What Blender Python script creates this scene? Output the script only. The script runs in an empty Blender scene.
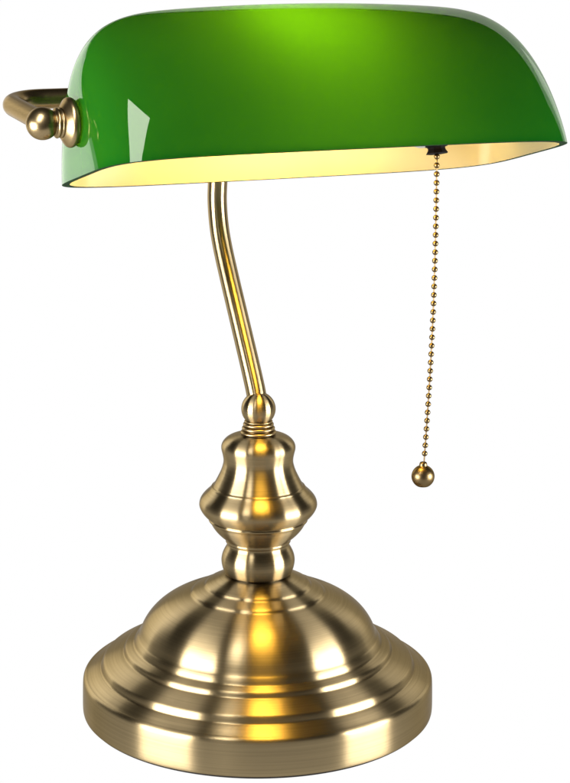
import bpy, bmesh, math, random
from mathutils import Vector, Matrix
random.seed(7)
S = 0.001                      # everything below is written in millimetres
sc = bpy.context.scene
COL = sc.collection
R = math.radians

# ------------------------------------------------------------------ helpers
def link(name, me, mats, parent=None):
    o = bpy.data.objects.new(name, me); COL.objects.link(o)
    for m in (mats if isinstance(mats, (list, tuple)) else [mats]): me.materials.append(m)
    if parent: o.parent = parent
    return o

def bm_obj(name, bm, mats, parent=None, smooth=True, loc=None):
    if loc is not None: bmesh.ops.translate(bm, verts=bm.verts, vec=-Vector(loc))
    bmesh.ops.recalc_face_normals(bm, faces=bm.faces)
    me = bpy.data.meshes.new(name); bm.to_mesh(me); bm.free()
    if smooth:
        for p in me.polygons: p.use_smooth = True
    o = link(name, me, mats, parent)
    if loc is not None: o.location = Vector(loc)
    return o

def catmull(pts, n):
    """smooth curve through points (tuples of any length)"""
    out = []; m = len(pts)
    for i in range(m-1):
        p0 = pts[max(i-1, 0)]; p1 = pts[i]; p2 = pts[i+1]; p3 = pts[min(i+2, m-1)]
        for k in range(n):
            t = k/n
            out.append(tuple(.5*((2*b)+(-a+c)*t+(2*a-5*b+4*c-d)*t*t+(-a+3*b-3*c+d)*t**3)
                             for a, b, c, d in zip(p0, p1, p2, p3)))
    out.append(tuple(pts[-1])); return out

def chaikin(pts, it=2, keep=.25):
    """rounds the corners of a polyline, ends stay"""
    for _ in range(it):
        q = [pts[0]]
        for a, b in zip(pts[:-1], pts[1:]):
            q.append(tuple(x+(y-x)*keep for x, y in zip(a, b)))
            q.append(tuple(x+(y-x)*(1-keep) for x, y in zip(a, b)))
        q.append(pts[-1]); pts = q
    return pts

def lathe_bm(prof, seg=160, frame=None, bm=None):
    """prof: (r, z) in mm; frame: (origin mm, ex, ey, ez)"""
    bm = bm or bmesh.new()
    O, X, Y, Z = frame or (Vector((0, 0, 0)), Vector((1, 0, 0)), Vector((0, 1, 0)), Vector((0, 0, 1)))
    rings = []
    for r, z in prof:
        if r < 1e-4:
            rings.append([bm.verts.new((O+Z*z)*S)])
        else:
            rings.append([bm.verts.new((O+Z*z+X*(r*math.cos(2*math.pi*k/seg))+Y*(r*math.sin(2*math.pi*k/seg)))*S) for k in range(seg)])
    for a, b in zip(rings[:-1], rings[1:]):
        for k in range(seg):
            k2 = (k+1) % seg
            if len(a) == 1 and len(b) == 1: continue
            if len(a) == 1: bm.faces.new((a[0], b[k2], b[k]))
            elif len(b) == 1: bm.faces.new((a[k], a[k2], b[0]))
            else: bm.faces.new((a[k], a[k2], b[k2], b[k]))
    return bm

def tube_bm(path, rad, seg=32, cap=True, bm=None):
    bm = bm or bmesh.new()
    P = [Vector(p) for p in path]; n = len(P); rings = []
    T = [(P[min(i+1, n-1)]-P[max(i-1, 0)]).normalized() for i in range(n)]
    N = T[0].orthogonal().normalized()
    for i in range(n):
        N = (N-T[i]*N.dot(T[i])).normalized(); B = T[i].cross(N)
        r = rad(i/(n-1)) if callable(rad) else rad
        rings.append([bm.verts.new((P[i]+N*(r*math.cos(2*math.pi*k/seg))+B*(r*math.sin(2*math.pi*k/seg)))*S) for k in range(seg)])
    uv = bm.loops.layers.uv.verify()
    for j, (a, b) in enumerate(zip(rings[:-1], rings[1:])):
        for k in range(seg):
            f = bm.faces.new((a[k], a[(k+1) % seg], b[(k+1) % seg], b[k]))
            for lp, c in zip(f.loops, ((k, j), (k+1, j), (k+1, j+1), (k, j+1))):
                lp[uv].uv = (c[0]/seg, c[1]/n)
    if cap:
        bm.faces.new(rings[0][::-1]); bm.faces.new(rings[-1])
    return bm

# ------------------------------------------------------------------ materials
def new_mat(name):
    m = bpy.data.materials.new(name); m.use_nodes = True
    nt = m.node_tree; nt.nodes.clear()
    out = nt.nodes.new('ShaderNodeOutputMaterial')
    return m, nt, out

def brass(name, tube=False, base=(.315, .242, .132), rough=.24, aniso=.0, rings=0., rot=0., tint=(.45, .42, .38), dark=1.):
    m, nt, out = new_mat(name); N = nt.nodes.new; L = nt.links.new
    p = N('ShaderNodeBsdfPrincipled'); L(p.outputs[0], out.inputs[0])
    p.inputs['Metallic'].default_value = 1
    p.inputs['Specular Tint'].default_value = (*tint, 1)
    tc = N('ShaderNodeTexCoord')
    # large soft mottling of the antique finish
    n1 = N('ShaderNodeTexNoise'); n1.inputs['Scale'].default_value = 38; n1.inputs['Detail'].default_value = 6
    L(tc.outputs['Object'], n1.inputs['Vector'])
    mx = N('ShaderNodeMix'); mx.data_type = 'RGBA'
    mx.inputs['A'].default_value = (*[c*.80*dark for c in base], 1); mx.inputs['B'].default_value = (*[c*1.1*dark for c in base], 1)
    L(n1.outputs['Fac'], mx.inputs['Factor'])
    if rings:
        # turning marks: noise that only varies with radius and height
        sep = N('ShaderNodeSeparateXYZ'); L(tc.outputs['Object'], sep.inputs[0])
        xy = N('ShaderNodeCombineXYZ'); L(sep.outputs[0], xy.inputs[0]); L(sep.outputs[1], xy.inputs[1])
        ln = N('ShaderNodeVectorMath'); ln.operation = 'LENGTH'; L(xy.outputs[0], ln.inputs[0])
        at = N('ShaderNodeMath'); at.operation = 'ARCTAN2'; L(sep.outputs[1], at.inputs[0]); L(sep.outputs[0], at.inputs[1])
        am = N('ShaderNodeMath'); am.operation = 'MULTIPLY'; am.inputs[1].default_value = .0006; L(at.outputs[0], am.inputs[0])
        cb = N('ShaderNodeCombineXYZ'); L(ln.outputs['Value'], cb.inputs[0]); L(sep.outputs[2], cb.inputs[1]); L(am.outputs[0], cb.inputs[2])
        n2 = N('ShaderNodeTexNoise'); n2.inputs['Scale'].default_value = 1500; n2.inputs['Detail'].default_value = 3
        L(cb.outputs[0], n2.inputs['Vector'])
        bp = N('ShaderNodeBump'); bp.inputs['Strength'].default_value = rings; bp.inputs['Distance'].default_value = .00006
        L(n2.outputs['Fac'], bp.inputs['Height']); L(bp.outputs[0], p.inputs['Normal'])
        m2 = N('ShaderNodeMix'); m2.data_type = 'RGBA'; m2.blend_type = 'MULTIPLY'; m2.inputs['Factor'].default_value = .55
        rp = N('ShaderNodeMapRange'); rp.inputs['From Min'].default_value = .3; rp.inputs['From Max'].default_value = .7
        rp.inputs['To Min'].default_value = .78; rp.inputs['To Max'].default_value = 1.1
        L(n2.outputs['Fac'], rp.inputs['Value']); L(mx.outputs['Result'], m2.inputs['A']); L(rp.outputs[0], m2.inputs['B'])
        L(m2.outputs['Result'], p.inputs['Base Color'])
    else:
        L(mx.outputs['Result'], p.inputs['Base Color'])
    r = N('ShaderNodeMapRange'); r.inputs['To Min'].default_value = rough*.85; r.inputs['To Max'].default_value = rough*1.15
    L(n1.outputs['Fac'], r.inputs['Value']); L(r.outputs[0], p.inputs['Roughness'])
    if aniso:
        p.inputs['Anisotropic'].default_value = aniso; p.inputs['Anisotropic Rotation'].default_value = rot
        tg = N('ShaderNodeTangent'); tg.direction_type = 'UV_MAP' if tube else 'RADIAL'; tg.axis = 'Z'; L(tg.outputs[0], p.inputs['Tangent'])
    return m

M_BASE = brass('brushed_antique_brass', rough=.30, aniso=1., rings=.35, rot=.25)
M_COL = brass('brushed_antique_brass_column', rough=.30, aniso=1., rings=.3, rot=.25)
M_TUBE = brass('satin_antique_brass_tube', tube=True, rough=.31, aniso=1., rot=.25, base=(.315, .242, .132))
M_KNOB = brass('polished_antique_brass', rough=.31, base=(.31, .23, .12), rings=.15)
M_CHAIN = brass('chain_brass', rough=.34, base=(.15, .105, .05))

def plain(name, col, rough=.5, metal=0., spec=.5):
    m, nt, out = new_mat(name)
    p = nt.nodes.new('ShaderNodeBsdfPrincipled'); nt.links.new(p.outputs[0], out.inputs[0])
    p.inputs['Metallic'].default_value = metal; p.inputs['Specular IOR Level'].default_value = spec
    n = nt.nodes.new('ShaderNodeTexNoise'); n.inputs['Scale'].default_value = 60; n.inputs['Detail'].default_value = 4
    mx = nt.nodes.new('ShaderNodeMix'); mx.data_type = 'RGBA'
    mx.inputs['A'].default_value = (*[c*.88 for c in col], 1); mx.inputs['B'].default_value = (*[min(1, c*1.08) for c in col], 1)
    nt.links.new(n.outputs['Fac'], mx.inputs['Factor']); nt.links.new(mx.outputs['Result'], p.inputs['Base Color'])
    p.inputs['Roughness'].default_value = rough
    return m

M_FELT = plain('black_felt', (.02, .018, .016), .95, 0, .1)
M_DARK = plain('dark_bakelite', (.003, .002, .002), .7, 0, .05)
M_SOCK = plain('nickel_socket', (.45, .45, .42), .3, .8)

def glass_skin(name, diff, trans, tfac, ior=1.5, gloss=.02, spec=1.):
    """opaque glass skin: part of the light is scattered back, part is let through, a clear gloss on top"""
    m, nt, out = new_mat(name); N = nt.nodes.new; L = nt.links.new
    d = N('ShaderNodeBsdfDiffuse'); d.inputs['Color'].default_value = (*diff, 1)
    t = N('ShaderNodeBsdfTranslucent'); t.inputs['Color'].default_value = (*trans, 1)
    a = N('ShaderNodeMixShader'); a.inputs[0].default_value = tfac
    L(d.outputs[0], a.inputs[1]); L(t.outputs[0], a.inputs[2])
    g = N('ShaderNodeBsdfGlossy'); g.inputs['Roughness'].default_value = gloss; g.inputs['Color'].default_value = (spec*.95, spec, spec*.88, 1)
    f = N('ShaderNodeFresnel'); f.inputs['IOR'].default_value = ior
    tc = N('ShaderNodeTexCoord'); nz = N('ShaderNodeTexNoise'); nz.inputs['Scale'].default_value = 26; nz.inputs['Detail'].default_value = 1
    bp = N('ShaderNodeBump'); bp.inputs['Strength'].default_value = .5; bp.inputs['Distance'].default_value = .0006
    L(tc.outputs['Object'], nz.inputs['Vector']); L(nz.outputs['Fac'], bp.inputs['Height']); L(bp.outputs[0], g.inputs['Normal'])
    b = N('ShaderNodeMixShader'); L(f.outputs[0], b.inputs[0]); L(a.outputs[0], b.inputs[1]); L(g.outputs[0], b.inputs[2])
    L(b.outputs[0], out.inputs[0])
    return m

M_GREEN = glass_skin('green_cased_glass', (.0002, .052, .004), (.068, .290, .003), .25, spec=.62)
M_OPAL = glass_skin('white_opal_glass', (.41, .33, .19), (.90, .88, .80), .50, ior=1.18, gloss=.25)
M_EDGE = glass_skin('green_glass_edge', (.004, .035, .008), (.02, .15, .03), .3, spec=.07)

def emit(name, col, s):
    m, nt, out = new_mat(name)
    e = nt.nodes.new('ShaderNodeEmission'); e.inputs[0].default_value = (*col, 1); e.inputs[1].default_value = s
    nt.links.new(e.outputs[0], out.inputs[0]); return m
M_BULB = emit('lit_warm_bulb', (1, .65, .12), 56.)
M_SWEEP = emit('self_lit_white_sheet', (1, 1, 1), 1.0)  # emission added to hold the sheet pure white and hide the contact shadow

# ------------------------------------------------------------------ measured frame
YAW, TILT = R(24.939), R(14.053)
ex = Vector((math.cos(YAW), math.sin(YAW), 0)); ey = Vector((-math.sin(YAW), math.cos(YAW), 0)); ez = Vector((0, 0, 1))
sv = ey*math.cos(TILT)-ez*math.sin(TILT); sw = ez*math.cos(TILT)+ey*math.sin(TILT)
SO = Vector((28.66, -61.487, 296.463))             # middle of the shade's rim

# ------------------------------------------------------------------ the lamp
lamp = bpy.data.objects.new('desk_lamp', None); COL.objects.link(lamp)
lamp.empty_display_size = .05
lamp['label'] = 'lit antique brass banker lamp with a green glass shade and a beaded pull chain'
lamp['category'] = 'lamp'

# felt pad
bm_obj('felt_pad', lathe_bm([(0, 0), (90.2, 0), (90.6, .3), (90.6, 1.6), (0, 1.6)]), M_FELT, lamp)

# base: rim, three steps, dome, two small steps up to the neck
base = [(88.5, 1.3), (91.6, 1.3), (92.5, 2.2), (92.4, 10), (92.2, 18.6), (91.6, 20.4), (90.4, 21.3), (89.6, 21.45),
        (88, 22.3), (85.6, 23.7), (83.8, 24.6), (82.9, 24.9), (82.4, 25.5), (81.9, 27.2), (81.2, 28.7), (80.0, 29.4),
        (77, 30.9), (73.5, 32.6), (71.6, 33.3), (70.9, 33.5), (70.4, 34.1), (70.0, 35.4), (69.4, 36.3), (68.4, 36.8),
        (66.6, 37.6), (65.6, 37.9), (65.0, 38.4), (64.3, 40.0), (63.4, 41.4), (62.7, 42.1),
        (61.9, 43.6), (60.4, 47.2), (57.6, 51.6), (53.6, 55.8), (48.4, 59.6), (42.2, 62.6), (37.2, 64.2), (35.6, 64.6), (34.9, 65.2), (34.3, 66.1), (33.2, 66.8),
        (30.2, 68.0), (28.3, 68.6), (27.7, 69.2), (27.1, 70.1), (26.0, 70.8), (22.5, 72.4), (19.2, 74.0), (17.0, 74.6), (12, 74.7)]
bm_obj('base', lathe_bm(chaikin(base, 2), 256), M_BASE, lamp)

# turned column on the base
col = [(12, 75.4), (16.6, 75.4), (17.5, 75.8), (18.4, 78.0), (19.1, 81.0), (19.2, 83.4), (18.6, 86.2), (17.4, 88.7), (16.5, 90.2), (16.15, 91.4),
       (16.3, 92.2), (16.9, 92.7), (17.0, 93.3), (16.9, 93.9), (17.4, 94.6),
       (19.6, 96.4), (22.0, 98.9), (23.9, 101.6), (24.8, 103.6), (25.7, 104.3), (25.9, 105.1), (25.3, 105.8), (26.2, 106.2), (27.6, 107.3),
       (29.4, 109.5), (30.6, 112.0), (30.6, 113.8), (29.9, 116.0), (28.2, 118.2), (25.8, 120.4), (24.5, 121.8), (24.3, 122.5), (23.3, 122.8), (23.0, 123.5),
       (22.2, 124.9), (20.7, 127.8), (19.2, 131.0), (18.1, 134.6), (17.95, 137.0), (18.5, 140.0), (19.2, 142.6), (19.1, 144.6),
       (18.0, 146.7), (15.8, 148.6), (12.8, 149.7), (9.4, 150.0), (6, 150.0)]
bm_obj('column', lathe_bm(chaikin(col, 2), 200), M_COL, lamp)
# ringed collar
cl = [(5, 150.1)]
for i, (r, z) in enumerate([(9.3, 151.3), (8.6, 153.5), (8.0, 155.5), (7.4, 157.1)]):
    h = 1.0 if i < 3 else .7
    cl += [(r-1.5, z-h), (r-.35, z-h*.75), (r, z), (r-.35, z+h*.75), (r-1.5, z+h)]
cl += [(4, 157.9)]
bm_obj('ringed_collar', lathe_bm(chaikin(cl, 1), 96), M_KNOB, lamp)
# ball joint the stem grows from
BC = 163.6; BR = 8.85
bp_ = [(BR*math.sin(a), BC-BR*math.cos(a)) for a in [R(30)+i*R(130)/40 for i in range(41)]]
bm_obj('ball_joint', lathe_bm([(0, bp_[0][1])]+bp_+[(0, bp_[-1][1])], 96), M_COL, lamp)

# stem: b = distance backwards, z = height
pv = SO-ex*131+sw*24                                # knob pivot on the left
BARB = 64.; RISE = 5.
bar_mid = SO+sw*24+ey*BARB+ez*RISE
bb = bar_mid.dot(ey); bz = bar_mid.z
st = [(0, 162), (2.6, 170.5), (9.3, 182), (18.3, 196), (27.4, 210), (36.8, 224.5), (46.0, 239.5), (51.2, 251), (53.6, 263)]
c0 = (bb, 264)
for i in range(1, 13):
    a = R(i*7.5); st.append((bb+(53.7-bb)*math.cos(a), 264+(bz-264)*math.sin(a)))
side = bar_mid.dot(ex)
stem_path = [ey*b+ez*z+ex*(side*max(0, (z-270)/(bz-270))) for b, z in catmull(st, 6)]
bm_obj('stem', tube_bm(stem_path, 5.1, 48), M_TUBE, lamp)

# U bracket behind the shade, level with the floor
def bpnt(u, v): return SO+sw*24+ex*u+ey*v+ez*(RISE*v/BARB)
CR = 20.
path = []
def arc(cu, cvv, a0, a1, n=14):
    return [bpnt(cu+CR*math.cos(R(a0+(a1-a0)*i/n)), cvv+CR*math.sin(R(a0+(a1-a0)*i/n))) for i in range(n+1)]
UE = 131.
path += [bpnt(-UE, 0), bpnt(-UE, 8), bpnt(-UE, 16), bpnt(-UE, 25)]
path += arc(-UE+CR, BARB-CR, 180, 90)
path += [bpnt(u, BARB) for u in range(-103, 98, 8)]
UR = 122.5
path += arc(UR-CR, BARB-CR, 90, 0)
path += [bpnt(UR, 25), bpnt(UR, 16), bpnt(UR, 8), bpnt(UR, 0)]
bm_obj('bracket', tube_bm(path, 4.7, 32), M_KNOB, lamp)

# knobs that clamp the shade, one on each end
for s in (-1, 1):
    c = SO+sw*24+ex*(s*(119 if s < 0 else 116.5))
    X = sw; Y = ex.cross(sw)*s
    fr = (c, X, Y, ex*s)
    prof = [(0, 0), (3, 0)]
    sr = 7.3; sc_ = 13.2
    prof = [(0, -2), (4.2, -2), (4.2, 4.2), (6.4, 4.4), (6.9, 5.0), (6.4, 5.6), (6.1, 5.8), (6.5, 6.2), (6.9, 6.8), (6.3, 7.5), (5.7, 7.8)]
    prof = chaikin(prof, 1)
    prof += [(sr*math.sin(a), sc_-sr*math.cos(a)) for a in [R(45)+i*R(135)/30 for i in range(31)]]
    prof[-1] = (0, sc_+sr)
    if s > 0:                                       # the far end only has a low cap nut
        prof = chaikin([(0, -2), (5.2, -2), (5.2, 7.6), (4.4, 8.8), (0, 9.2)], 2)
    k = bm_obj('knob', lathe_bm(prof, 64, fr), M_KNOB, lamp, loc=c*S)
    fp = chaikin([(0, -1.6), (8.9, -1.6), (10.6, -1.0), (11.3, .6), (10.8, 2.2), (9.2, 3.2), (8.0, 4.0), (6.6, 4.8), (0, 4.8)], 2)
    f = bm_obj('flange', lathe_bm(fp, 80, fr), M_KNOB, None, loc=c*S)
    f.parent = k; f.location = (0, 0, 0)

# ---- shade
L0, W0, H0, LC, MM1, MM2, SAG, N0, N1 = 117.313, 54.202, 75.326, 50.236, 4.229, 1.6, .075, 4.875, 2.098
def spw(c, n): return math.copysign(abs(c)**(2/n), c)
def shade_rings(off, nr=46, nseg=320):
    out = []
    for k in range(nr+1):
        a = k/nr*math.pi/2; s = math.sin(a); n = N0+(N1-N0)*s
        l = LC+(L0-LC)*max(1-s**MM1, 0)**(1/MM1); w = W0*max(1-s**MM2, 0)**(1/MM2)
        l = max(l-off, 1); w = max(w-off*min(1, w/12), 0)
        ring = []
        for i in range(nseg):
            th = 2*math.pi*i/nseg
            # even out samples around the superellipse
            x = l*spw(math.cos(th), n); y = w*spw(math.sin(th), n)
            z = (H0-off)*s*(1-SAG*(x/L0)**2)
            ring.append(SO+ex*x+sv*y+sw*z)
        out.append(ring)
    return out
def shade_bm():
    bm = bmesh.new()
    A = [[bm.verts.new(p*S) for p in r] for r in shade_rings(0)]
    B = [[bm.verts.new(p*S) for p in r] for r in shade_rings(3.2)]
    def skin(G, mi, flip):
        n = len(G[0])
        for a, b in zip(G[:-1], G[1:]):
            for k in range(n):
                k2 = (k+1) % n
                q = (a[k], a[k2], b[k2], b[k])
                f = bm.faces.new(q[::-1] if flip else q); f.material_index = mi
    skin(A, 0, False); skin(B, 1, True)
    n = len(A[0])
    for k in range(n):
        k2 = (k+1) % n
        f = bm.faces.new((A[0][k2], A[0][k], B[0][k], B[0][k2])); f.material_index = 2
    bmesh.ops.remove_doubles(bm, verts=bm.verts, dist=2e-6)
    for e in bm.edges:                              # crisp ground rim
        if len(e.link_faces) == 2 and e.link_faces[0].material_index != e.link_faces[1].material_index: e.smooth = False
    return bm
sh = bm_obj('shade', shade_bm(), [M_GREEN, M_OPAL, M_EDGE], lamp)

# socket, bulb and switch inside the shade
def sp(u, v, h): return SO+ex*u+sv*v+sw*h
soc = chaikin([(0, 34), (12.5, 34), (14, 35), (14.2, 52), (15.4, 53), (15.4, 56), (14.2, 57), (14, 76), (11, 79), (5.5, 80), (5.2, 112), (0, 112)], 1)
so_ = bm_obj('socket', lathe_bm(soc, 72, (sp(0, -3, 20.5), sw, ex.cross(sw), ex)), M_SOCK, lamp, loc=sp(0, -3, 20.5)*S)
blb = catmull([(0, -40), (8, -38.8), (16, -35), (22.5, -28), (26.3, -19), (27.3, -9), (25.6, 1), (21.5, 11), (17, 19), (14.2, 26), (13.2, 33.5), (0, 33.6)], 6)
blb[0] = (0, -40); blb[-1] = (0, 33.6); blb = [(max(r, 0), z) for r, z in blb]
bm_obj('bulb', lathe_bm(blb, 72, (sp(-4, 4, 41), sw, ex.cross(sw), ex)), M_BULB, lamp, loc=sp(-4, 4, 41)*S)
SW = sp(60, -6, 3.4)
swp = chaikin([(0, 7), (6.4, 7), (6.4, 1.9), (4.6, 1.5), (4.3, .8), (4.4, 0), (5.4, -1.5), (5.5, -1.8), (0, -1.8)], 1)
switch = bm_obj('pull_switch', lathe_bm(swp, 8, (SW, ex, sv, sw)), M_DARK, lamp, smooth=False, loc=SW*S)

# pull chain: thin wire with beads and a ball
top = SW-sw*1.5
BALL = Vector((top.x-3.1, top.y+1.0, top.z-160.3))
def cpt(t):
    p = top.lerp(BALL, t); p = p+Vector((1, 0, 0))*(1.5*math.sin(math.pi*t)); return p
chain = bm_obj('pull_chain', tube_bm([cpt(i/30) for i in range(31)], .36, 8), M_CHAIN, lamp, loc=top*S)
ball = lathe_bm(chaikin([(0, 7.4), (1.5, 7.4), (1.9, 6.6), (2.0, 5.6)], 1)+[(5.75*math.sin(a), 5.75*math.cos(a)) for a in [R(22)+i*R(128)/30 for i in range(31)]]+[(0, -5.0)], 64, (BALL, Vector((1, 0, 0)), Vector((0, 1, 0)), ez))
bo = bm_obj('pull_ball', ball, M_CHAIN, None, loc=BALL*S); bo.parent = chain; bo.location = (BALL-top)*S
dist = (BALL-top).length; NB = int((dist-9.5)/4.2)
br = 1.42
bead_me = None
for i in range(NB+1):
    t = (1.6+i*4.2)/dist
    if bead_me is None:
        b_ = lathe_bm([(0, -br)]+[(br*math.sin(a), -br*math.cos(a)) for a in [R(15)+i_*R(150)/10 for i_ in range(11)]]+[(0, br)], 20)
        bd = bm_obj('bead', b_, M_CHAIN, chain); bead_me = bd.data
    else:
        bd = bpy.data.objects.new('bead', bead_me); COL.objects.link(bd); bd.parent = chain
    bd.location = (cpt(t)-top)*S
    bd.rotation_euler = (random.uniform(-.2, .2), random.uniform(-.2, .2), random.uniform(0, 6))

# ------------------------------------------------------------------ setting: white sweep with added glow, no lamp behind it
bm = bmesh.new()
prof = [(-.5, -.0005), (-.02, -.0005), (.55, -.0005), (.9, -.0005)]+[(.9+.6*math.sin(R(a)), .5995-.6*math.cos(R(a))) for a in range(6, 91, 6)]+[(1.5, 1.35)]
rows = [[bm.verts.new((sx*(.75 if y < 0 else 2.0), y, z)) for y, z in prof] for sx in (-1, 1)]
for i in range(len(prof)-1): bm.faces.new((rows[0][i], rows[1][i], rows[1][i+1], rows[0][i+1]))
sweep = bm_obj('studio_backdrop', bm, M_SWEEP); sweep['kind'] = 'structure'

w = bpy.data.worlds.new('World'); sc.world = w; w.use_nodes = True
w.node_tree.nodes['Background'].inputs[0].default_value = (1, .97, .93, 1)
w.node_tree.nodes['Background'].inputs[1].default_value = .025

def area(name, loc, target, sx, sy, radiance, col=(1, 1, 1)):
    d = bpy.data.lights.new(name, 'AREA'); d.shape = 'RECTANGLE'; d.size = sx; d.size_y = sy
    d.energy = radiance*math.pi*sx*sy; d.color = col
    o = bpy.data.objects.new(name, d); COL.objects.link(o); o.location = loc
    o.rotation_euler = (Vector(target)-Vector(loc)).to_track_quat('-Z', 'Y').to_euler()
    return o
def softbox(az, dist, z, sx, sy, rad):
    """az measured from the camera direction, positive to the right"""
    a = R(az); p = (dist*math.sin(a), -dist*math.cos(a), z)
    return area('softbox', p, (0, 0, z), sx, sy, rad, (1, .98, .95))
softbox(-56, .75, .172, .46, .33, 33.0)
softbox(70, .75, .172, .42, .33, 33.0)
# small high key close to the near corner of the shade
a_, e_ = R(-34), R(45); c_ = Vector((-.05, -.14, .315))
k_ = c_+Vector((math.sin(a_)*math.cos(e_), -math.cos(a_)*math.cos(e_), math.sin(e_)))*.19
area('key_light', k_, c_, .078, .165, 19.0, (1, .98, .94))
# two edge lights behind the lamp
area('edge_light', (-.55, .58, .34), (-.08, -.10, .32), .46, .66, 1.9)
area('edge_light', (.60, .66, .42), (.13, -.06, .32), .22, .46, 1.2)

# ------------------------------------------------------------------ camera
cam = bpy.data.cameras.new('camera'); co = bpy.data.objects.new('camera', cam); COL.objects.link(co)
pit, roll = R(13.355), R(.33)
F = Vector((0, math.cos(pit), -math.sin(pit))); U = Vector((0, math.sin(pit), math.cos(pit))); X = Vector((1, 0, 0))
Xr = X*math.cos(roll)+U*math.sin(roll); Ur = U*math.cos(roll)-X*math.sin(roll)
m = Matrix((Xr, Ur, -F)).transposed().to_4x4(); m.translation = Vector((13.552, -979.905, 405.406))*S
co.matrix_world = m
cam.sensor_fit = 'HORIZONTAL'; cam.sensor_width = 36; cam.lens = 36*1967.953/570
cam.clip_start = .05; cam.clip_end = 50
sc.camera = co

sc.view_settings.view_transform = 'Standard'; sc.view_settings.look = 'None'
sc.view_settings.exposure = 0; sc.view_settings.gamma = 1
sc.render.engine = 'CYCLES'
sc.cycles.use_denoising = True
sc.cycles.max_bounces = 14; sc.cycles.diffuse_bounces = 8; sc.cycles.glossy_bounces = 6; sc.cycles.transmission_bounces = 10
sc.cycles.sample_clamp_indirect = 10
